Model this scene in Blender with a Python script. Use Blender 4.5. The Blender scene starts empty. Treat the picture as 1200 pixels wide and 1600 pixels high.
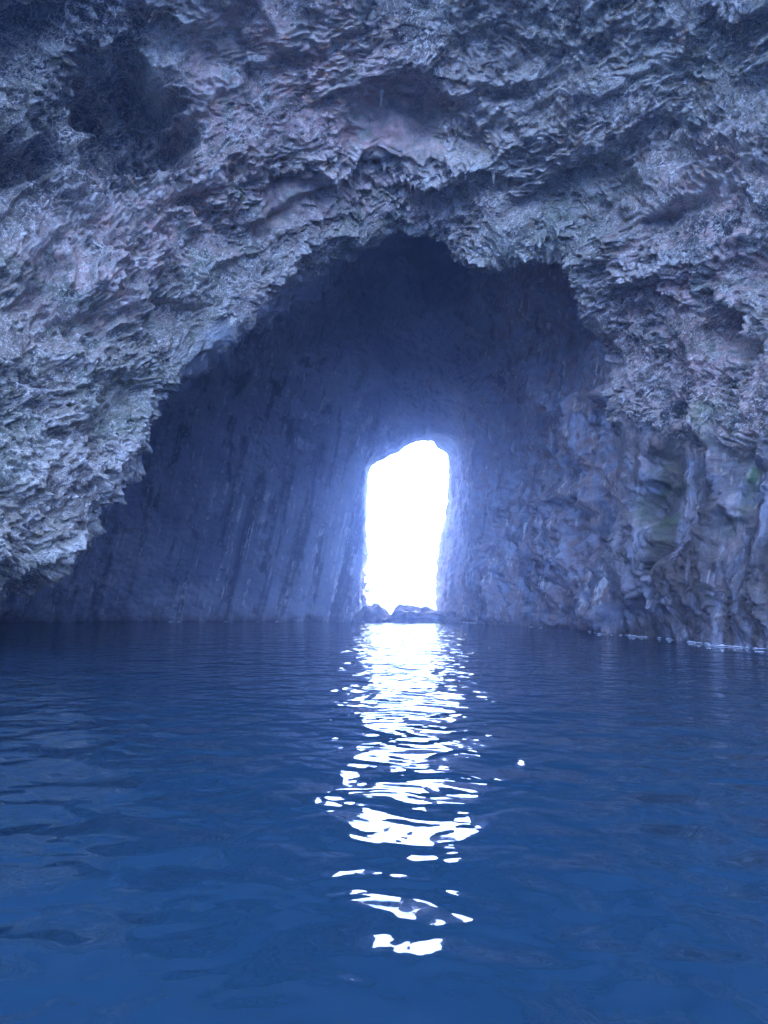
import bpy, bmesh, math, random
import numpy as np
from mathutils import Vector, Matrix
from concurrent.futures import ThreadPoolExecutor

random.seed(7)
RNG = np.random.RandomState(11)
sc = bpy.context.scene
COL = sc.collection

# ------------------------------------------------------------------ camera
FPX = 1155.0                      # focal length in pixels of the 1600 px tall photograph
HORIZON = 940.0
CAMH = 1.6
PITCH = math.atan((HORIZON - 800.0) / FPX)
cam_d = bpy.data.cameras.new('camera')
cam_d.sensor_fit = 'VERTICAL'
cam_d.sensor_height = 36.0
cam_d.lens = FPX / 1600.0 * 36.0
cam_d.clip_start = 0.05
cam_d.clip_end = 6000
cam = bpy.data.objects.new('camera', cam_d)
COL.objects.link(cam)
cam.location = (0, 0, CAMH)
cam.rotation_euler = (math.pi / 2 + PITCH, 0, 0)
sc.camera = cam

# ------------------------------------------------------------------ light
SUN_EL, SUN_AZ = 58.0, 25.0       # azimuth measured from +Y towards +X
w = bpy.data.worlds.new('World')
sc.world = w
w.use_nodes = True
wn = w.node_tree
for n in list(wn.nodes):
    wn.nodes.remove(n)
sky = wn.nodes.new('ShaderNodeTexSky')
sky.sky_type = 'NISHITA'
sky.sun_disc = False
sky.sun_elevation = math.radians(SUN_EL)
sky.sun_rotation = math.radians(SUN_AZ)
sky.air_density = 0.8
sky.dust_density = 3.0
sky.ozone_density = 0.4
bg = wn.nodes.new('ShaderNodeBackground')
bg.inputs['Strength'].default_value = 0.15
wo = wn.nodes.new('ShaderNodeOutputWorld')
wn.links.new(sky.outputs[0], bg.inputs[0])
wn.links.new(bg.outputs[0], wo.inputs[0])

sun_d = bpy.data.lights.new('sun', 'SUN')
sun_d.energy = 3.5
sun_d.angle = math.radians(0.5)
sun_d.color = (1.0, 0.95, 0.88)
sun = bpy.data.objects.new('sun', sun_d)
COL.objects.link(sun)
el, az = math.radians(SUN_EL), math.radians(SUN_AZ)
sdir = Vector((math.sin(az) * math.cos(el), math.cos(az) * math.cos(el), math.sin(el)))
sun.rotation_euler = (-sdir).to_track_quat('-Z', 'Y').to_euler()
sun.location = (0, 0, 80)

sc.view_settings.view_transform = 'Standard'
sc.view_settings.look = 'None'
sc.view_settings.gamma = 1.0
sc.view_settings.exposure = 5.15
sc.cycles.use_denoising = True
sc.cycles.max_bounces = 10
sc.cycles.diffuse_bounces = 6
sc.cycles.glossy_bounces = 4
sc.cycles.volume_bounces = 1
sc.cycles.sample_clamp_indirect = 12.0

HAZE_DENSITY = 0.0051

# ------------------------------------------------------------------ helpers
def P(u, v, y):
    """point at distance y along the view axis plan that the design camera sees at pixel u, v"""
    cx, cy = (u - 600.0) / FPX, (800.0 - v) / FPX
    c, s = math.cos(PITCH), math.sin(PITCH)
    Y = c - cy * s
    Z = s + cy * c
    k = y / Y
    return (cx * k, y, CAMH + Z * k)

def proj(p):
    c, s = math.cos(PITCH), math.sin(PITCH)
    x, y, z = p[:, 0], p[:, 1], p[:, 2] - CAMH
    f = np.maximum(y * c + z * s, 0.3)
    up = -y * s + z * c
    return 600 + FPX * x / f, 800 - FPX * up / f

_perm = RNG.permutation(256).astype(np.int32)
_perm = np.concatenate([_perm, _perm, _perm])
_g = RNG.normal(size=(256, 3)).astype(np.float32)
_g /= np.linalg.norm(_g, axis=1)[:, None]

def _noise_chunk(p):
    i = np.floor(p).astype(np.int32)
    f = (p - i).astype(np.float32)
    i &= 255
    t = f * f * f * (f * (f * 6 - 15) + 10)
    out = 0
    for dx in (0, 1):
        hx = _perm[i[:, 0] + dx]
        wx = t[:, 0] if dx else 1 - t[:, 0]
        fx = f[:, 0] - dx
        for dy in (0, 1):
            hy = _perm[hx + i[:, 1] + dy]
            wy = wx * (t[:, 1] if dy else 1 - t[:, 1])
            fy = f[:, 1] - dy
            for dz in (0, 1):
                h = _perm[hy + i[:, 2] + dz] & 255
                g = _g[h]
                d = g[:, 0] * fx + g[:, 1] * fy + g[:, 2] * (f[:, 2] - dz)
                out = out + d * wy * (t[:, 2] if dz else 1 - t[:, 2])
    return out * 1.6

_pool = ThreadPoolExecutor(4)
def noise(p, scale=1.0, off=0.0):
    q = (np.asarray(p, np.float32) / np.asarray(scale, np.float32) + np.float32(off) + 100.0)
    ch = np.array_split(q, max(1, len(q) // 60000))
    return np.concatenate(list(_pool.map(_noise_chunk, ch)))

def fbm(p, s, octaves=4, off=0.0, gain=0.5):
    r, a, k = 0, 1.0, s
    for o in range(octaves):
        r = r + a * noise(p, k, off + o * 17.3)
        a *= gain
        k = k / 2.03
    return r

def ridged(p, s, octaves=4, off=0.0, gain=0.55):
    """sharp crests, value about 0..1"""
    r, a, k, tot, wgt = 0, 1.0, s, 0, 1.0
    for o in range(octaves):
        n = 1 - np.abs(noise(p, k, off + o * 31.7)) * 1.7
        n = np.clip(n, 0, 1) ** 2
        r = r + a * n * wgt
        wgt = np.clip(n * 1.4, 0.25, 1)
        tot += a
        a *= gain
        k = k / 2.07
    return r / tot

def smooth(x, a, b):
    t = np.clip((x - a) / (b - a), 0, 1)
    return t * t * (3 - 2 * t)

def catmull(keys, ts, dense, mono=False):
    """keys (n, d) at parameters ts -> values at dense (monotone-ish cubic Hermite)"""
    keys = np.asarray(keys, float)
    ts = np.asarray(ts, float)
    m = np.zeros_like(keys)
    dt = np.diff(ts)[:, None]
    sl = np.diff(keys, axis=0) / dt
    m[0], m[-1] = sl[0], sl[-1]
    m[1:-1] = (sl[:-1] * dt[1:] + sl[1:] * dt[:-1]) / (dt[1:] + dt[:-1])
    if mono:
        lim = 1.6 * np.minimum(np.abs(sl[:-1]), np.abs(sl[1:])) * (sl[:-1] * sl[1:] > 0)
        m[1:-1] = np.clip(m[1:-1], -lim, lim)
    j = np.clip(np.searchsorted(ts, dense, side='right') - 1, 0, len(ts) - 2)
    h = (ts[j + 1] - ts[j])
    s = ((dense - ts[j]) / h)[:, None]
    h = h[:, None]
    return ((2*s**3 - 3*s**2 + 1) * keys[j] + (s**3 - 2*s**2 + s) * h * m[j]
            + (-2*s**3 + 3*s**2) * keys[j + 1] + (s**3 - s**2) * h * m[j + 1])

def grid_mesh(name, P3, attrs=None):
    """P3 (rows, cols, 3) -> mesh"""
    R, Cn = P3.shape[:2]
    me = bpy.data.meshes.new(name)
    me.vertices.add(R * Cn)
    me.vertices.foreach_set('co', P3.reshape(-1).astype(np.float32))
    idx = np.arange(R * Cn).reshape(R, Cn)
    q = np.stack([idx[:-1, :-1], idx[:-1, 1:], idx[1:, 1:], idx[1:, :-1]], -1).reshape(-1, 4)
    me.loops.add(q.size)
    me.loops.foreach_set('vertex_index', q.reshape(-1).astype(np.int32))
    me.polygons.add(len(q))
    me.polygons.foreach_set('loop_start', (np.arange(len(q)) * 4).astype(np.int32))
    me.polygons.foreach_set('loop_total', np.full(len(q), 4, np.int32))
    me.update(calc_edges=True)
    me.polygons.foreach_set('use_smooth', np.ones(len(q), bool))
    for k, v in (attrs or {}).items():
        a = me.attributes.new(k, 'FLOAT', 'POINT')
        a.data.foreach_set('value', v.reshape(-1).astype(np.float32))
    me.update()
    return me

def link(name, me, mat, parent=None):
    o = bpy.data.objects.new(name, me)
    COL.objects.link(o)
    if mat:
        me.materials.clear()
        me.materials.append(mat)
    if parent:
        o.parent = parent
    return o

def tag(o, label=None, cat=None, group=None, kind=None):
    if label: o['label'] = label
    if cat: o['category'] = cat
    if group: o['group'] = group
    if kind: o['kind'] = kind
    return o

def grid_normals(G):
    du = np.gradient(G, axis=1)
    dv = np.gradient(G, axis=0)
    n = np.cross(du, dv)
    n /= np.linalg.norm(n, axis=2)[..., None] + 1e-9
    return n

# ------------------------------------------------------------------ materials
class NT:
    def __init__(s, name):
        s.m = bpy.data.materials.new(name)
        s.m.use_nodes = True
        s.t = s.m.node_tree
        for n in list(s.t.nodes):
            s.t.nodes.remove(n)
        s.out = s.t.nodes.new('ShaderNodeOutputMaterial')
        s.co = s.t.nodes.new('ShaderNodeTexCoord')
    def n(s, typ, **kw):
        nd = s.t.nodes.new(typ)
        for k, v in kw.items():
            setattr(nd, k, v)
        return nd
    def set(s, sock, v):
        if isinstance(v, bpy.types.NodeSocket):
            s.t.links.new(v, sock)
        elif v is not None:
            sock.default_value = v
    def mapping(s, scale=(1, 1, 1), rot=(0, 0, 0), loc=(0, 0, 0), src=None):
        m = s.n('ShaderNodeMapping')
        s.set(m.inputs['Vector'], src or s.co.outputs['Object'])
        m.inputs['Scale'].default_value = scale
        m.inputs['Rotation'].default_value = rot
        m.inputs['Location'].default_value = loc
        return m.outputs[0]
    def noise(s, scale, detail=6, rough=0.6, vec=None, kind='FBM', dist=0.0, lac=2.0):
        t = s.n('ShaderNodeTexNoise')
        t.noise_type = kind
        s.set(t.inputs['Vector'], vec or s.co.outputs['Object'])
        t.inputs['Scale'].default_value = scale
        t.inputs['Detail'].default_value = detail
        t.inputs['Roughness'].default_value = rough
        t.inputs['Lacunarity'].default_value = lac
        t.inputs['Distortion'].default_value = dist
        return t.outputs[0]
    def ramp(s, fac, a, b, lo=0.0, hi=1.0):
        r = s.n('ShaderNodeMapRange')
        r.interpolation_type = 'SMOOTHSTEP'
        s.set(r.inputs[0], fac)
        r.inputs[1].default_value = a
        r.inputs[2].default_value = b
        r.inputs[3].default_value = lo
        r.inputs[4].default_value = hi
        return r.outputs[0]
    def mix(s, fac, a, b, mode='MIX'):
        m = s.n('ShaderNodeMix', data_type='RGBA', blend_type=mode)
        s.set(m.inputs[0], fac)
        s.set(m.inputs[6], a if isinstance(a, bpy.types.NodeSocket) else (*a, 1))
        s.set(m.inputs[7], b if isinstance(b, bpy.types.NodeSocket) else (*b, 1))
        return m.outputs[2]
    def math(s, op, a, b=0.0, c=None):
        m = s.n('ShaderNodeMath', operation=op)
        s.set(m.inputs[0], a)
        s.set(m.inputs[1], b)
        if c is not None: s.set(m.inputs[2], c)
        return m.outputs[0]
    def attr(s, name):
        a = s.n('ShaderNodeAttribute', attribute_name=name)
        return a.outputs['Fac']
    def bump(s, h, strength=1.0, dist=0.1, normal=None):
        b = s.n('ShaderNodeBump')
        s.set(b.inputs['Height'], h)
        b.inputs['Strength'].default_value = strength
        b.inputs['Distance'].default_value = dist
        if normal: s.set(b.inputs['Normal'], normal)
        return b.outputs[0]
    def principled(s, color, rough, normal=None, spec=0.3, ior=1.45):
        p = s.n('ShaderNodeBsdfPrincipled')
        s.set(p.inputs['Base Color'], color if isinstance(color, bpy.types.NodeSocket) else (*color, 1))
        s.set(p.inputs['Roughness'], rough)
        p.inputs['Specular IOR Level'].default_value = spec
        p.inputs['IOR'].default_value = ior
        if normal: s.set(p.inputs['Normal'], normal)
        s.t.links.new(p.outputs[0], s.out.inputs['Surface'])
        return p

def rock_vault_mat():
    t = NT('cave_rock')
    big = t.noise(0.16, 4, 0.55, dist=0.6)
    mid = t.noise(0.9, 8, 0.65, dist=0.8)
    fine = t.noise(5.0, 8, 0.7)
    vfine = t.noise(13.0, 6, 0.7)
    lilac, grey, green = (0.52, 0.315, 0.265), (0.28, 0.24, 0.185), (0.155, 0.165, 0.11)
    brown, dark, pale = (0.10, 0.07, 0.055), (0.020, 0.018, 0.015), (0.74, 0.68, 0.60)
    plain = t.attr('plain')
    c = t.mix(t.ramp(big, 0.40, 0.58), green, grey)
    c = t.mix(t.math('MULTIPLY', t.attr('pink'), t.ramp(mid, 0.38, 0.58)), c, lilac)
    c = t.mix(t.math('MULTIPLY', t.ramp(t.noise(0.5, 7, 0.62, dist=1.0), 0.50, 0.64), 0.7), c, brown)
    c = t.mix(t.math('MULTIPLY', t.attr('shade_wet'), t.ramp(t.noise(1.3, 6, 0.65, dist=0.5), 0.40, 0.52)), c, dark)  # shade of the hollows painted into the colour
    bed_v = t.mapping(scale=(0.45, 1.0, 1.0), src=t.mapping(rot=(0, math.radians(36), 0)))
    c = t.mix(t.math('MULTIPLY', t.attr('crust_highlight'), t.ramp(fine, 0.42, 0.60, 0.10, 1.0)), c, pale)
    rug = t.math('MULTIPLY', t.math('SUBTRACT', 1.0, t.attr('deep')), t.math('SUBTRACT', 1.0, t.math('MULTIPLY', plain, 0.85)))
    c = t.mix(t.math('MULTIPLY', rug, t.ramp(fine, 0.52, 0.62, 0.0, 0.85)), c, dark)
    c = t.mix(t.math('MULTIPLY', rug, t.ramp(vfine, 0.54, 0.64, 0.0, 0.62)), c, pale)
    for sc_, thr, amt in ((0.9, 0.016, 0.85), (2.3, 0.022, 0.8)):
        vn = t.math('ABSOLUTE', t.math('SUBTRACT', t.noise(sc_, 7, 0.62, vec=bed_v, dist=0.9), 0.5))
        ln = t.math('MULTIPLY', t.ramp(vn, thr, 0.0, 0.0, amt), t.ramp(fine, 0.40, 0.56))
        c = t.mix(t.math('MULTIPLY', rug, ln), c, pale)
    # washed walls: blue chamber light painted in, with leaning pale and dark runs
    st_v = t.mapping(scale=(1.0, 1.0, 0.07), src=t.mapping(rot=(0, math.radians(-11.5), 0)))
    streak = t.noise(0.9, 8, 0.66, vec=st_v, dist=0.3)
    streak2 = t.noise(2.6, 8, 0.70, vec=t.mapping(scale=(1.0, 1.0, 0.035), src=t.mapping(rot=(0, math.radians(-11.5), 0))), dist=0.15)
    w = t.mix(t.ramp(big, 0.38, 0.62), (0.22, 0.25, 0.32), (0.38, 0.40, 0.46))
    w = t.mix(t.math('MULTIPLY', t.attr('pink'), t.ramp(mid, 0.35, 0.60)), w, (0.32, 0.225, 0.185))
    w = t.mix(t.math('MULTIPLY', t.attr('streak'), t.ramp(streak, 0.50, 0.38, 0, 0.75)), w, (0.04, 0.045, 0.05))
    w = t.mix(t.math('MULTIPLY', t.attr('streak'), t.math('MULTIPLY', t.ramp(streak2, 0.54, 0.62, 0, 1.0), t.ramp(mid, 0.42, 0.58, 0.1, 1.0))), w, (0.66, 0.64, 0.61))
    w = t.mix(t.math('MULTIPLY', t.attr('crust_highlight'), t.ramp(fine, 0.40, 0.62)), w, (0.6, 0.59, 0.57))
    w = t.mix(t.math('MULTIPLY', t.attr('shade_wet'), t.ramp(t.noise(0.8, 7, 0.62, vec=st_v, dist=0.3), 0.36, 0.52)), w, (0.085, 0.066, 0.052))
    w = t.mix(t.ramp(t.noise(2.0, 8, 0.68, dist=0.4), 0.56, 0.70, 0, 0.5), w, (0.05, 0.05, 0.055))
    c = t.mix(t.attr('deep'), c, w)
    c = t.mix(t.math('MULTIPLY', t.attr('moss'), t.ramp(mid, 0.38, 0.55)), c, (0.075, 0.13, 0.045))
    c = t.mix(t.ramp(t.noise(0.7, 7, 0.66, dist=0.8), 0.60, 0.70, 0, 0.5), c, (0.30, 0.17, 0.09))
    soft = t.math('SUBTRACT', 1.0, t.math('MULTIPLY', plain, 0.8))
    h1 = t.math('MULTIPLY', t.noise(2.2, 10, 0.62, kind='RIDGED_MULTIFRACTAL', dist=0.5), soft)
    nb = t.bump(h1, 0.7, 0.10)
    nb = t.bump(t.math('MULTIPLY', t.noise(8.0, 9, 0.72), soft), 1.0, 0.11, nb)
    nb = t.bump(t.math('MULTIPLY', streak2, t.attr('streak')), 0.6, 0.15, nb)
    t.principled(c, t.ramp(mid, 0.3, 0.7, 0.5, 0.85), nb, 0.35)
    return t.m

def boulder_mat():
    t = NT('boulder_rock')
    c = t.mix(t.ramp(t.noise(1.5, 8, 0.65), 0.4, 0.6), (0.12, 0.11, 0.11), (0.26, 0.24, 0.24))
    nb = t.bump(t.noise(3.0, 10, 0.65), 0.8, 0.12)
    t.principled(c, 0.7, nb, 0.3)
    return t.m

def cliff_mat():
    t = NT('cliff_rock')
    c = t.mix(t.ramp(t.noise(0.8, 8, 0.65), 0.4, 0.6), (0.30, 0.28, 0.24), (0.48, 0.46, 0.42))
    nb = t.bump(t.noise(1.6, 10, 0.65), 0.8, 0.3)
    t.principled(c, 0.85, nb, 0.2)
    return t.m

def drip_mat():
    t = NT('stalactite_rock')
    v = t.mapping(scale=(1, 1, 0.25))
    c = t.mix(t.ramp(t.noise(7.0, 7, 0.65, vec=v), 0.4, 0.62), (0.12, 0.10, 0.085), (0.30, 0.26, 0.22))
    nb = t.bump(t.noise(16.0, 6, 0.65, vec=v), 0.7, 0.04)
    t.principled(c, 0.6, nb, 0.35)
    return t.m

def foam_mat():
    t = NT('foam')
    t.principled((0.75, 0.78, 0.80), 0.5, t.bump(t.noise(25, 4, 0.6), 0.6, 0.02), 0.3)
    return t.m

WLOC = (51.3, 33.3, 7.0)
def water_mat():
    t = NT('sea_water')
    # ripples: a gentle swell, a crossing wind ripple and capillary wrinkles, in metres
    v1 = t.mapping(scale=(0.8, 1.0, 1.0), src=t.mapping(rot=(0, 0, math.radians(14))))
    v2 = t.mapping(scale=(0.95, 1.0, 1.0), loc=WLOC, src=t.mapping(rot=(0, 0, math.radians(24))))
    a = t.noise(0.55, 0.5, 0.5, vec=v1, dist=0.2)
    b = t.noise(1.65, 1.7, 0.45, vec=v2, dist=0.3)
    c = t.noise(5.5, 2, 0.5, vec=v1)
    nb = t.bump(a, 1.0, 0.10)
    nb = t.bump(b, 1.0, 0.155, nb)
    nb = t.bump(c, 1.0, 0.004, nb)
    deep = t.mix(t.ramp(t.noise(0.05, 3, 0.5), 0.4, 0.6), (0.0048, 0.0172, 0.0315), (0.0057, 0.0200, 0.0365))
    t.principled(deep, 0.015, nb, 0.17, 1.333)
    return t.m

M_V, M_B, M_K, M_D, M_F, M_W = (rock_vault_mat(), boulder_mat(),
                                     cliff_mat(), drip_mat(), foam_mat(), water_mat())

# ------------------------------------------------------------------ cave: rings of 20 stations,
# 0 = left wall below water ... 9 = crown ... 19 = right wall below water
NI = 20
def ring(d):
    ks = sorted(d)
    pts = [d[k] for k in ks]
    return catmull(pts, ks, np.arange(NI, dtype=float))

def under(d, l, r):
    d[0] = (d[1][0] - 0.3, d[1][1], -2.5)
    d[19] = (d[18][0] + 0.3, d[18][1], -2.5)
    return ring(d)

OUT0 = under({1: (-75, -3, 0), 5: (-70, 0, 25), 7: (-30, 3, 48), 9: (0, 6, 52), 11: (30, 3, 48), 14: (70, 0, 25), 18: (75, -3, 0)}, 0, 0)
F0 = under({1: (-23, 1, 0), 3: (-24, 2, 7), 5: (-22, 4, 16), 7: (-15, 6, 34), 9: (0, 8, 43), 11: (12, 7, 38), 13: (19, 5, 24), 16: (21, 3, 8), 18: (20, 2, 0)}, 0, 0)
F1 = under({1: (-19.5, 7, 0), 3: (-20, 8, 6), 5: (-19, 9.5, 14), 7: (-13, 11.5, 27.5), 9: (0, 12.5, 35), 11: (10.5, 12, 31), 13: (17, 11, 20), 16: (18, 9, 7.5), 18: (17, 8, 0)}, 0, 0)
F2 = under({1: (-17.5, 13, 0), 3: (-17.8, 14, 5.5), 5: (-17, 15, 12.5), 7: (-11.5, 17, 22.5), 9: (0, 18, 29.5), 11: (9.5, 17.5, 27), 13: (15, 16, 17), 16: (15.8, 15, 7), 18: (15, 14.5, 0)}, 0, 0)
F3 = under({1: (-16, 17.5, 0), 3: P(-120, 800, 21), 5: P(-60, 450, 22.5), 6: P(-10, 250, 23.5), 7: P(90, 90, 24.3), 8: P(270, -10, 24.8), 9: P(600, -40, 25),
            10: P(800, -40, 25), 11: P(990, -20, 24.5), 12: P(1170, 70, 24), 13: P(1260, 230, 23.5), 14: P(1290, 400, 23), 15: P(1290, 600, 23), 16: P(1280, 750, 23), 17: P(1270, 900, 23), 18: (13.6, 22.6, 0)}, 0, 0)
F4 = under({1: (-15, 21.5, 0), 3: P(10, 830, 24.5), 5: P(100, 580, 26), 6: P(190, 430, 27), 7: P(300, 335, 28.3), 8: P(440, 275, 29), 9: P(600, 250, 29.5),
            10: P(720, 262, 29.5), 11: P(820, 270, 29), 12: P(950, 300, 28.5), 13: P(1050, 400, 28), 14: P(1100, 500, 28), 15: P(1110, 600, 28), 16: P(1090, 750, 28.2), 17: P(1075, 900, 28.6), 18: (12.4, 29.5, 0)}, 0, 0)
LIP = under({1: (-14.3, 24.5, 0), 2: P(2, 928, 25.5), 3: P(118, 828, 27), 4: P(203, 712, 28.3), 5: P(264, 606, 29.3), 6: P(348, 532, 30.5), 7: P(445, 452, 32), 8: P(525, 400, 33), 9: P(610, 370, 33),
             10: P(682, 376, 33), 11: P(745, 414, 32.3), 12: P(868, 408, 32), 13: P(912, 475, 32), 14: P(950, 540, 32), 15: P(972, 620, 32), 16: P(962, 760, 32.8), 17: P(950, 880, 34), 18: (11.6, 34.6, 0)}, 0, 0)
C0 = under({1: (-16.5, 26, 0), 3: (-13.4, 29, 3.9), 4: P(210, 715, 30.5), 5: P(267, 606, 31.5), 6: P(350, 528, 33), 7: P(452, 456, 35), 8: P(532, 396, 35.5), 9: (0.2, 34.8, 21.0), 11: (4.8, 34.3, 19.4), 12: (8.2, 34.0, 18.2), 13: (9.6, 34.0, 15.9), 14: (10.3, 34.0, 13.2),
            15: (10.7, 34, 10.2), 16: (10.8, 34.8, 6.6), 17: (10.7, 35.8, 3), 18: (11.3, 36.2, 0)}, 0, 0)
C1 = under({1: (-24, 31, 0), 3: (-22, 34, 6), 5: P(262, 600, 37.5), 6: P(366, 528, 39), 7: P(468, 466, 41), 8: P(545, 392, 41.5), 9: (0, 38.5, 25.5), 11: (5.5, 37.5, 25), 12: (9.2, 37.5, 21.5), 13: (10.3, 37.5, 17), 14: (10.7, 38, 13.6),
            15: (10.8, 38.5, 10.4), 16: (10.8, 39, 7.0), 17: (10.5, 39.5, 3), 18: (10.8, 39.8, 0)}, 0, 0)
C2 = under({1: (-31, 45, 0), 3: (-30, 45, 6.5), 5: (-25, 45, 16), 7: (-13, 45.5, 24.5), 9: (0, 46, 28), 11: (5.8, 46, 25.5), 12: (8.4, 46, 21), 13: (9.6, 46, 16.8),
            15: (10.0, 46, 9.5), 17: (9.7, 46, 3), 18: (9.8, 46, 0)}, 0, 0)
C3 = under({1: (-28.8, 56, 0), 3: (-26.5, 55.7, 7), 5: (-20, 55.5, 16.5), 7: (-9.5, 54.5, 23), 9: (0.5, 54, 25.5), 11: (5.8, 54, 22), 12: (7.4, 54, 18), 13: (7.9, 54, 14),
            15: (7.8, 54, 8), 17: (7.3, 54, 3), 18: (7.2, 54, 0)}, 0, 0)
C4 = under({1: (-14, 60.3, 0), 3: (-13, 60.2, 6), 5: (-9.5, 60, 13.5), 7: (-4, 59, 18.5), 9: (1.8, 58.8, 19.6), 11: (5.8, 58.8, 18), 12: (6.5, 59, 15.2),
            15: (6.3, 59.5, 8), 18: (6.1, 60, 0)}, 0, 0)
def exit_ring(pts, y):
    d = {k: P(u, v, y) for k, (u, v) in pts.items()}
    d[1] = (d[1][0], y, 0); d[18] = (d[18][0], y, 0)
    return under(d, 0, 0)
E0 = exit_ring({1: (560, 968), 3: (566, 900), 5: (571, 800), 6: (570, 735), 7: (597, 712), 8: (638, 692), 9: (672, 684), 10: (690, 684), 11: (714, 696),
                12: (718, 730), 13: (716, 770), 14: (712, 800), 15: (705, 840), 16: (700, 870), 17: (697, 920), 18: (702, 968)}, 61.8)
E1 = exit_ring({1: (579, 968), 3: (574, 900), 5: (574, 800), 6: (574, 738), 7: (600, 715), 8: (640, 695), 9: (672, 690), 10: (686, 700), 11: (701, 712),
                12: (702, 742), 13: (701, 772), 14: (697, 802), 15: (691, 835), 16: (685, 865), 17: (682, 915), 18: (686, 968)}, 66)
E2 = exit_ring({1: (560, 968), 3: (556, 890), 5: (554, 800), 6: (554, 720), 7: (590, 690), 8: (636, 670), 9: (672, 665), 10: (695, 675), 11: (718, 690),
                12: (722, 730), 13: (722, 770), 14: (720, 802), 15: (716, 835), 16: (712, 865), 17: (710, 915), 18: (712, 968)}, 72)
OUT1 = under({1: (-75, 77, 0), 5: (-70, 77, 25), 7: (-30, 77, 48), 9: (0, 77, 52), 11: (30, 77, 48), 14: (70, 77, 25), 18: (75, 77, 0)}, 0, 0)

st = np.concatenate([[0], np.cumsum(np.linalg.norm(np.diff(LIP, axis=0), axis=1))])
st = 0.55 * st / st[-1] + 0.45 * np.arange(NI) / (NI - 1.0)

def loft(rings, rows, cols, ts=None):
    """rings list of (NI,3); rows list with the number of rows in each gap"""
    dense_a = np.linspace(0, 1, cols)
    R = np.stack([catmull(r, st, dense_a) for r in rings])
    k = len(rings)
    tt = np.concatenate([np.linspace(i, i + 1, n, endpoint=False) for i, n in enumerate(rows)] + [[k - 1.0]])
    G = catmull(R.reshape(k, -1), np.arange(k, dtype=float), tt, True).reshape(len(tt), cols, 3)
    return G, tt, dense_a

def gauss(U, V, u, v, ru, rv, ang=0.0, pw=1.0):
    c, s = math.cos(math.radians(ang)), math.sin(math.radians(ang))
    x, y = U - u, V - v
    a = (x * c + y * s) / ru
    b = (-x * s + y * c) / rv
    return np.exp(-((a * a + b * b) ** pw))

def polyline_d(U, V, pts):
    """signed distance (positive below the line in the picture) and absolute distance"""
    best = np.full(U.shape, 1e9, np.float32)
    sgn = np.zeros(U.shape, np.float32)
    for (x0, y0), (x1, y1) in zip(pts[:-1], pts[1:]):
        dx, dy = x1 - x0, y1 - y0
        L2 = dx * dx + dy * dy
        t = np.clip(((U - x0) * dx + (V - y0) * dy) / L2, 0, 1)
        ex, ey = U - x0 - t * dx, V - y0 - t * dy
        d = np.sqrt(ex * ex + ey * ey)
        cr = np.sign(dx * ey - dy * ex)
        m = d < best
        best = np.where(m, d, best)
        sgn = np.where(m, cr, sgn)
    return best, sgn * best

# ---- one continuous skin: entrance vault, rim, inner chamber, exit passage
ROWS = [14, 50, 50, 90, 260, 300, 60, 90, 140, 150, 140, 120, 50, 30, 14]
G, tt, aa = loft([OUT0, F0, F1, F2, F3, F4, LIP, C0, C1, C2, C3, C4, E0, E1, E2, OUT1], ROWS, 1400)
N = grid_normals(G)
pts = G.reshape(-1, 3).astype(np.float32)
nn = N.reshape(-1, 3).astype(np.float32)
ax = np.stack([np.zeros(len(pts)), np.clip(pts[:, 1], 10, 48), np.full(len(pts), 4.0)], 1)
nn *= np.sign(np.sum(nn * (ax - pts), 1).mean())
U, V = proj(pts)
T = np.repeat(tt, len(aa))
A = np.tile(aa, len(tt))

# bedding that dips down to the left: stretch the noise along it
bd = np.array([0.80, 0.10, 0.59], np.float32); bd /= np.linalg.norm(bd)
warp = np.stack([fbm(pts, 3.2, 3, 3.0), fbm(pts, 3.2, 3, 50.0), fbm(pts, 3.2, 3, 90.0)], 1)
pw = pts + warp * 0.9
along = pw @ bd
pb = pw - np.outer(along, bd) * 0.38
pv = pw * np.array([1, 1, 0.38], np.float32)
# lower right: dripstone, upright
wv = smooth(U, 860, 1010) * smooth(V, 380, 520)
vis = smooth(T, 2.2, 3.2)                                 # full detail from where the picture starts
r_big = ridged(pb, 5.5, 2, 5.0) * (1 - wv) + ridged(pv, 4.5, 2, 5.0) * wv
r_mid = ridged(pb, 2.1, 4, 15.0) * (1 - wv) + ridged(pv, 1.9, 4, 15.0) * wv
r_fin = ridged(pts + warp * 0.25, 0.75, 4, 25.0)
low = fbm(pts, 8.0, 2, 33.0)
cell = np.abs(fbm(pb, 1.3, 3, 71.0))

smoothmask = np.zeros(len(pts), np.float32)
def sm(x):
    global smoothmask
    smoothmask = np.maximum(smoothmask, x)
wob = fbm(pts, 2.6, 4, 7.0) * 42
wob2 = fbm(pts, 2.6, 4, 47.0) * 42
Uw, Vw = U + wob, V + wob2
disp = np.zeros(len(pts), np.float32)
def hollow(u, v, ru, rv, depth, ang=0, sm_amt=0.0, pwr=2.0):
    global disp
    g = gauss(Uw, Vw, u, v, ru, rv, ang, pwr)
    disp -= depth * g
    if sm_amt: sm(g * sm_amt)
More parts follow.
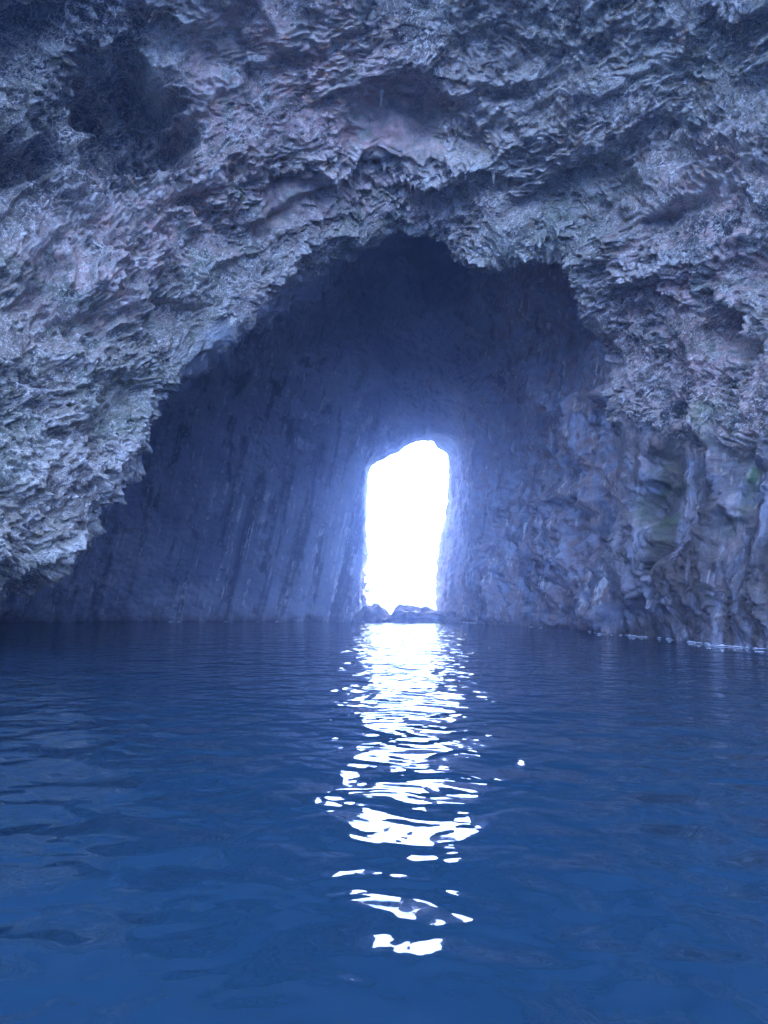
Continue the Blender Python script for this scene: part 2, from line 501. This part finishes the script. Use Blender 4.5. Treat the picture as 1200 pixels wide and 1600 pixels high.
# the smooth lilac hollow over the middle and the dark pockets around it
g_ = gauss(U + wob * 0.3, V + wob2 * 0.3, 616, 190, 84, 74, 8, 2.2)
disp -= 1.7 * g_
sm(g_ * 0.95)
hollow(600, 300, 150, 26, 0.5, 0, 0.4)
hollow(480, 320, 75, 24, 0.6, -25, 0.8)
hollow(780, 80, 130, 60, 0.9, -15, 0.5)
hollow(770, 190, 75, 40, 0.8, -20, 0.3)
hollow(905, 300, 110, 40, 0.8, -22, 0.5)
hollow(1085, 330, 130, 38, 0.9, -28, 0.3)
hollow(40, 60, 70, 55, 3.0, -20)
hollow(210, 160, 55, 75, 4.2, -25)
hollow(40, 250, 60, 45, 2.6, -20)
hollow(190, 240, 60, 30, 1.6, -20)
hollow(330, 60, 50, 70, 0.9, 0, 0.7)
hollow(205, 640, 50, 42, 1.3, -35, 0.5)
hollow(440, 330, 40, 16, 0.5, -20, 0.6)
hollow(1125, 525, 44, 36, 1.5, 0, 0.2)
hollow(1200, 400, 70, 60, 1.2, -30, 0.2)
hollow(1045, 740, 42, 130, 1.4, 8, 0.7)
hollow(1150, 760, 30, 90, 0.7, -5, 0.4)
hollow(1010, 900, 26, 90, 0.7, 0, 0.6)
hollow(300, 480, 50, 26, 0.7, -30, 0.1)
hollow(90, 430, 22, 70, 0.9, 20, 0.1)

# ledges: undercut edges that step out towards the water
ledge_highlight = np.zeros(len(pts), np.float32)
ends_n = fbm(pts, 3.0, 2, 707.0)
def ledge(line, h, wid=26):
    global disp, ledge_highlight
    best, sd = polyline_d(U + wob * 0.45, V + wob2 * 0.45, line)
    up = np.exp(-np.clip(-sd, 0, None) / (wid * 2.2)) * (sd <= 0)
    dn = np.exp(-(np.clip(sd, 0, None) / (wid * 0.35)) ** 2) * (sd > 0)
    ends = np.exp(-np.clip(best - wid * 3, 0, None) / wid)
    disp += 0.7 * h * (up + dn) * ends * (0.35 + 0.65 * smooth(ends_n, -0.35, 0.25))
    ledge_highlight = np.maximum(ledge_highlight, np.exp(-(best / (wid * 0.45)) ** 2) * min(1.0, h))  # brightness of lit ledge edges, painted into the colour
ledge([(400, 345), (470, 318), (520, 292), (560, 250), (600, 243), (632, 262), (665, 272), (700, 262), (760, 258), (800, 275), (850, 262), (920, 240), (1010, 205)], 1.0)
ledge([(0, 330), (60, 290), (130, 265), (190, 250)], 0.9)
ledge([(150, 215), (200, 195), (255, 183)], 0.9, 16)
ledge([(170, 320), (215, 290), (270, 270)], 0.6, 16)
ledge([(300, 170), (345, 120), (400, 95), (470, 75), (560, 60)], 0.7)
ledge([(500, 150), (540, 128), (600, 128), (650, 150), (690, 190), (700, 245)], 0.7, 18)
ledge([(730, 130), (790, 140), (850, 120), (900, 80)], 0.8)
ledge([(700, 150), (780, 190), (830, 160), (930, 150), (1020, 90), (1100, 40)], 0.6)
ledge([(1010, 330), (1080, 300), (1150, 280), (1210, 255)], 1.0)
ledge([(900, 430), (960, 445), (1040, 420), (1110, 385), (1200, 350)], 0.7, 30)
ledge([(960, 640), (1010, 590), (1060, 640), (1120, 690), (1160, 670), (1210, 720)], 0.4, 24)
ledge([(0, 420), (60, 370), (150, 330), (260, 300), (340, 260)], 0.7)
ledge([(130, 830), (160, 735), (185, 705), (240, 682)], 0.8, 22)
ledge([(20, 560), (100, 500), (190, 470), (290, 440), (380, 400)], 0.6, 20)

def terrace(x, k):
    y = x * k
    f = np.floor(y)
    r = y - f
    return (f + smooth(r, 0.55, 0.95)) / k
blk = terrace(fbm(pw * np.array([1, 1, 1.2], np.float32), 3.2, 5, 611.0, 0.55), 4.0)
blkv = terrace(fbm(pw * np.array([1, 1, 0.28], np.float32), 2.4, 5, 631.0, 0.55), 4.0)
blk2 = terrace(fbm(pb, 1.1, 4, 621.0, 0.55), 3.0)
# how rough: crusted limestone up front, washed smooth walls below and inside
wl = noise(pts, 2.0, 301.0) + 0.8 * noise(pts * np.array([1, 1, .3], np.float32), 0.5, 305.0)
crown_left = smooth(U, 225, 300) * (1 - smooth(U, 560, 640))
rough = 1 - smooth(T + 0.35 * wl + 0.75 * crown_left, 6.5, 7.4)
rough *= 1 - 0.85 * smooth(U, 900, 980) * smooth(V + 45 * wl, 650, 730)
patch = smooth(fbm(pb, 2.6, 4, 411.0), -0.32, 0.12)          # some faces broke off clean, some are crusted
hard = vis * rough * (1 - 0.85 * smoothmask) * (0.14 + 0.86 * patch)
front = 1 - smooth(T, 6.6, 7.6)
r_xf = ridged(pb + warp * 0.1, 0.30, 3, 525.0)
d_front = (disp * vis + 0.5 * low + vis * rough * (1 - patch) * 0.35 * blk
           + 0.9 * (r_big - 0.45) * (0.4 + 0.6 * rough)
           + hard * (0.60 * (r_mid - 0.4) + 0.75 * blk + 0.30 * blk2 + 0.46 * (r_fin - 0.35) + 0.42 * (r_xf - 0.35) + 0.22 * cell)
           + (1 - rough) * (0.42 * blkv + 0.12 * (r_fin - 0.35))
           + (1 - rough) * 0.75 * (ridged(pv * np.array([1, 1, 0.3], np.float32), 1.9, 4, 541.0) - 0.4)
           + (1 - vis) * 0.5 * (r_mid - 0.4))

d_front *= 1 - 0.5 * np.exp(-((T - 6.0) / 0.16) ** 2)

# inner chamber
lean = pts + warp * 0.5
lean[:, 0] -= pts[:, 2] * 0.20                                # the grooves of the left wall lean inwards as they climb
pg = lean * np.array([1, 1, 0.12], np.float32)
left = 1 - smooth(A, 0.34, 0.50)
right = smooth(A, 0.54, 0.66)
groove = ridged(pg, 2.4, 4, 140.0)
groove2 = ridged(pg, 0.8, 3, 160.0)
rb = ridged(pw, 6.0, 3, 180.0)
rm = ridged(pw, 2.2, 4, 190.0)
cr = pw.copy(); cr[:, 2] += 0.35 * pw[:, 1] * -1
bed = ridged(cr * np.array([0.3, 0.3, 1.0], np.float32), 1.9, 3, 240.0)
k_in = 1 - 0.88 * smooth(T, 10.0, 10.9)
d_in = k_in * (1.2 * low + 1.9 * (rb - 0.45) * (1 - 0.4 * right) + 0.30 * blk * (1 - right) + 0.45 * blkv * (1 - 0.4 * right)
     + left * (1.0 * (groove - 0.4) * (0.4 + 0.9 * smooth(low, -0.3, 0.4)) + 0.30 * (groove2 - 0.4))
     + (1 - left) * (0.85 - 0.62 * right) * (rm - 0.4)
     + right * (0.22 * (bed - 0.4) + 0.55 * (groove - 0.4)))
d_in -= 1.0 * gauss(U, V, 885, 510, 20, 90, 3, 1.5)
d_in += 0.5 * gauss(U, V, 925, 880, 14, 110, -4, 1.5)
jag = noise(pts, 0.9, 77.0) * 0.28 + noise(pts, 0.35, 78.0) * 0.14
d_in += jag * (1 - 0.3 * smooth(T, 10.5, 11))
d = np.where(T < 1, 0.4 * low, d_front * front + d_in * (1 - front))
side = np.stack([noise(pts, 0.5, 11.0), noise(pts, 0.5, 12.5) * 0.6, noise(pts, 0.5, 14.0)], 1)
side2 = np.stack([noise(pts, 0.2, 211.0), noise(pts, 0.2, 212.5), noise(pts, 0.2, 214.0)], 1)
newp = pts + nn * d[:, None] + side * (0.07 * hard)[:, None] + side2 * (0.06 * hard)[:, None]
lowz = np.exp(-np.clip(newp[:, 2], 0, 9) / 0.8)
crust_highlight = np.clip(hard * (smooth(r_mid, 0.35, 0.8) * 0.55 + smooth(r_fin, 0.42, 0.8) * 0.55 + ledge_highlight * 0.9) * (1 - 0.3 * wv)  # pale mineral crust, plus lit-crest contrast painted into the colour
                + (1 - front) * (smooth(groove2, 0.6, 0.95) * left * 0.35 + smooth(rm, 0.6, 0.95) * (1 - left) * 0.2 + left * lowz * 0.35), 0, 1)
pink = np.clip(gauss(U, V, 240, 330, 300, 150, -35) + gauss(U, V, 430, 90, 180, 110) + gauss(U, V, 618, 195, 120, 90) * 0.9
               + gauss(U, V, 1120, 330, 150, 140) * 0.8 + gauss(U, V, 1080, 520, 220, 140) * 0.7 + gauss(U, V, 1080, 830, 190, 220) * 0.9
               + gauss(U, V, 600, 320, 160, 40) * 0.6 + right * (1 - front) * 0.8, 0, 1)
shade_wet = np.clip(front * (gauss(U, V, 70, 60, 150, 130) * 1.2 + gauss(U, V, 205, 170, 90, 120) * 1.4 + gauss(U, V, 60, 250, 110, 70) * 0.8  # crevice shade painted dark over the hollows; also wet band and brown wall
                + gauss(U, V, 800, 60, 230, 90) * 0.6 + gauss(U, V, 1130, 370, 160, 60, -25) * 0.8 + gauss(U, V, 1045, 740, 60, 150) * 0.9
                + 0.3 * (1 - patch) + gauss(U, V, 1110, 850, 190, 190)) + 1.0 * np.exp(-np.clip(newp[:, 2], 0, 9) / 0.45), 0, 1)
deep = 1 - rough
slab = gauss(Uw, Vw, 268, 75, 26, 62, 25, 2.0)
moss = np.clip(gauss(Uw, Vw, 1142, 745, 13, 42, 10) + gauss(Uw, Vw, 1120, 655, 16, 30) * 0.6 + gauss(Uw, Vw, 1010, 780, 14, 60, 15) * 0.5, 0, 1)
crust_highlight = np.clip(crust_highlight + slab * 0.9, 0, 1)
shade_wet = shade_wet * (1 - slab)
streak = np.clip(deep * (left + 0.85 * right), 0, 1)
H = newp.reshape(G.shape)
cut = sum(ROWS[:6]) + 40
AT = dict(crust_highlight=crust_highlight, pink=pink, shade_wet=shade_wet, deep=deep, streak=streak, moss=moss, plain=smoothmask * front)
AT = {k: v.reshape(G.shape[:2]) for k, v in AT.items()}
VG, CG = H[:cut + 1], H[cut:]
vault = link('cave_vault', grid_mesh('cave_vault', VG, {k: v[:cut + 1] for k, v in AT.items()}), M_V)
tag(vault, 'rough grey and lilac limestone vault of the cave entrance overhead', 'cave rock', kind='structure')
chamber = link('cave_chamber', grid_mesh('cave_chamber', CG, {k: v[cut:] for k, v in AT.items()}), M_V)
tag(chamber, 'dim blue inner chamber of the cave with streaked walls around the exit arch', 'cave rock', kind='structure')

# ------------------------------------------------------------------ water
def water():
    ys = np.concatenate([[-1500, -400, -100], np.linspace(-30, 110, 8), [250, 600, 1500]])
    xs = np.concatenate([[-1500, -400, -100], np.linspace(-40, 40, 8), [100, 400, 1500]])
    X, Y = np.meshgrid(xs, ys)
    return link('water', grid_mesh('water', np.stack([X, Y, X * 0], -1)), M_W)
tag(water(), 'calm deep blue sea water with small ripples', 'water', kind='structure')
sb = grid_mesh('seabed', np.stack([*np.meshgrid([-1500., 0, 1500.], [-1500., 0, 1500.]), np.full((3, 3), -6.0)], -1))
tag(link('seabed', sb, M_B), 'rock seabed under the water', 'seabed', kind='structure')

# ------------------------------------------------------------------ rocks
def rock_blob(name, loc, size, seed, mat, profile=None, nu=140, nv=90):
    """closed rounded rock: sphere grid pushed by noise, flattened where the profile says"""
    th = np.linspace(0, 2 * math.pi, nu)
    ph = np.linspace(0.0, math.pi, nv)
    TH, PH = np.meshgrid(th, ph)
    x, y, z = np.sin(PH) * np.cos(TH), np.sin(PH) * np.sin(TH), np.cos(PH)
    p = np.stack([x, y, z], -1).reshape(-1, 3).astype(np.float32)
    n = p.copy()
    boxy = 1 / (np.abs(p) ** 3).sum(1) ** (1 / 3)
    r = boxy * (1 + 0.35 * fbm(p, 0.9, 3, seed) + 0.22 * (ridged(p, 0.6, 4, seed + 9) - 0.4))
    q = n * r[:, None] * np.array(size)
    if profile is not None:
        k = np.interp(q[:, 0] / size[0], profile[0], profile[1])
        q[:, 2] *= k
    me = grid_mesh(name, q.reshape(nv, nu, 3))
    o = link(name, me, mat)
    o.location = loc
    return o

b1 = rock_blob('boulder', (-0.95, 60.3, 0.0), (1.5, 1.3, 1.35), 3.0, M_B, ([-1, -0.4, 0.2, 0.8, 1.1], [0.5, 0.85, 0.95, 0.8, 0.3]))
tag(b1, 'low dark boulder at the left foot of the bright exit arch', 'boulder')
b2 = rock_blob('boulder', (2.55, 59.6, 0.0), (2.3, 1.5, 1.4), 8.0, M_B, ([-1.1, -0.6, -0.3, 0.2, 1.1], [0.3, 1.0, 0.95, 0.72, 0.62]))
tag(b2, 'wider humped dark boulder blocking the right side of the exit arch', 'boulder')
b3 = rock_blob('boulder', (4.7, 58.9, 0.0), (1.1, 0.9, 0.75), 14.0, M_B)
tag(b3, 'small dark boulder against the wall right of the exit arch', 'boulder')
stack = rock_blob('sea_stack', (8.3, 97, -0.5), (3.1, 3.0, 5.2), 21.0, M_K, None, 220, 160)
tag(stack, 'pale sunlit rock standing in the sea beyond the exit arch', 'sea rock')

# ------------------------------------------------------------------ stalactites under the ledges
flat = VG.reshape(-1, 3)
FU, FV = proj(flat)
near = (flat[:, 1] > 18)
fl, fu, fv = flat[near], FU[near], FV[near]
def on_vault(u, v):
    k = np.argmin((fu - u) ** 2 + (fv - v) ** 2)
    return fl[k]

def stalactite_mesh(L, r, seed, lean=0.0):
    nu, nv = 14, 22
    rs = np.random.RandomState(seed)
    t = np.linspace(0, 1, nv)
    rad = r * ((1 - t) ** 0.8 * (0.85 + 0.15 * np.sin(t * 19 + seed)) + 0.06) * (1 + 1.6 * np.exp(-t / 0.14))
    rad[-1] = 0.001
    th = np.linspace(0, 2 * math.pi, nu)
    cx = np.cumsum(rs.normal(0, 0.012, nv)) * L + lean * t * L
    cy = np.cumsum(rs.normal(0, 0.012, nv)) * L
    Tt, TH = np.meshgrid(t, th, indexing='ij')
    R = rad[:, None] * (1 + 0.18 * np.sin(TH * 3 + seed) + 0.1 * rs.normal(0, 1, (nv, nu)) * 0.6)
    R[:, -1] = R[:, 0]
    X = cx[:, None] + R * np.cos(TH)
    Y = cy[:, None] + R * np.sin(TH)
    Z = 0.25 * L - Tt * L * 1.25
    return grid_mesh('stalactite', np.stack([X, Y, Z], -1))

def put_stalactite(u, v, L, r, seed, label, group):
    p = on_vault(u, v)
    o = link('stalactite', stalactite_mesh(L, r, seed), M_D)
    o.location = (float(p[0]), float(p[1]) + 0.05, float(p[2]))
    tag(o, label, 'stalactite', group)
    return o
put_stalactite(596, 140, 0.8, 0.09, 2, 'thin pale stalactite hanging over the smooth hollow in the ceiling centre', None)
put_stalactite(571, 136, 0.35, 0.09, 3, 'stubby stalactite left of the thin pale one over the ceiling hollow', None)
k = 0
for (u, v) in [(484, 322), (508, 300), (532, 284), (548, 268), (575, 252), (602, 252), (628, 268), (646, 276), (662, 280), (676, 276), (694, 272), (708, 268), (726, 266), (748, 264), (770, 268), (792, 278), (560, 262), (655, 280), (700, 270)]:
    k += 1
    put_stalactite(u + random.uniform(-4, 4), v + 3, random.uniform(0.25, 0.5), random.uniform(0.08, 0.14), 20 + k,
                   'small stalactite fringing the pale scalloped ledge above the cave arch', 'stalactites along the scalloped ledge')

# ------------------------------------------------------------------ foam where the swell touches the rock
def foam():
    bm = bmesh.new()
    rs = random.Random(4)
    cand = []
    for Gq, yr in ((CG, (36, 63)), (VG, (20, 36))):
        for c0 in (0, Gq.shape[1] - 1):
            cols = range(0, Gq.shape[1] // 3) if c0 == 0 else range(Gq.shape[1] - 1, 2 * Gq.shape[1] // 3, -1)
            for r in range(0, Gq.shape[0], 2):
                prev = None
                for c in cols:
                    p = Gq[r, c]
                    if p[2] > 0:
                        if yr[0] < p[1] < yr[1]:
                            cand.append((p[0], p[1]))
                        break
    for (x, y) in cand:
        u = 600 + FPX * x / y
        dens = 0.10
        for (c, wd, a) in ((350, 90, .5), (430, 60, .5), (548, 30, .7), (720, 40, .5), (985, 30, .9), (1125, 55, .9)):
            dens += a * math.exp(-((u - c) / wd) ** 2)
        if rs.random() > dens * 0.3:
            continue
        s = rs.uniform(0.03, 0.11)
        cx, cy = x * (1 - 0.010) + rs.uniform(-.1, .1), y - rs.uniform(0.0, 0.18)
        n = rs.randint(6, 10)
        st_ = rs.uniform(1.2, 3.2)
        rim = []
        for i in range(n):
            a = 2 * math.pi * i / n
            rr = s * rs.uniform(0.6, 1.3)
            rim.append(bm.verts.new((cx + rr * st_ * math.cos(a), cy + rr * math.sin(a), 0.006)))
        top = bm.verts.new((cx, cy, 0.006 + s * rs.uniform(0.1, 0.45)))
        for i in range(n):
            bm.faces.new((rim[i], rim[(i + 1) % n], top))
    me = bpy.data.meshes.new('foam')
    bm.to_mesh(me); bm.free()
    o = link('foam', me, M_F)
    tag(o, 'thin white foam and splashes where the water meets the rock', 'foam', kind='stuff')
foam()

# ------------------------------------------------------------------ haze
def haze():
    bm = bmesh.new()
    bmesh.ops.create_cube(bm, size=1)
    bmesh.ops.scale(bm, vec=(3010, 3010, 62), verts=bm.verts)
    bmesh.ops.translate(bm, vec=(0, 0, 31 - 7.0), verts=bm.verts)
    me = bpy.data.meshes.new('haze')
    bm.to_mesh(me); bm.free()
    m = bpy.data.materials.new('haze')
    m.use_nodes = True
    t = m.node_tree
    for n in list(t.nodes): t.nodes.remove(n)
    o = t.nodes.new('ShaderNodeOutputMaterial')
    v = t.nodes.new('ShaderNodeVolumePrincipled')
    v.inputs['Color'].default_value = (0.39, 0.55, 1.0, 1)
    v.inputs['Density'].default_value = HAZE_DENSITY
    v.inputs['Anisotropy'].default_value = 0.86
    t.links.new(v.outputs[0], o.inputs['Volume'])
    ob = link('haze', me, m)
    tag(ob, 'thin bluish haze filling the cave air', 'haze', kind='stuff')
haze()
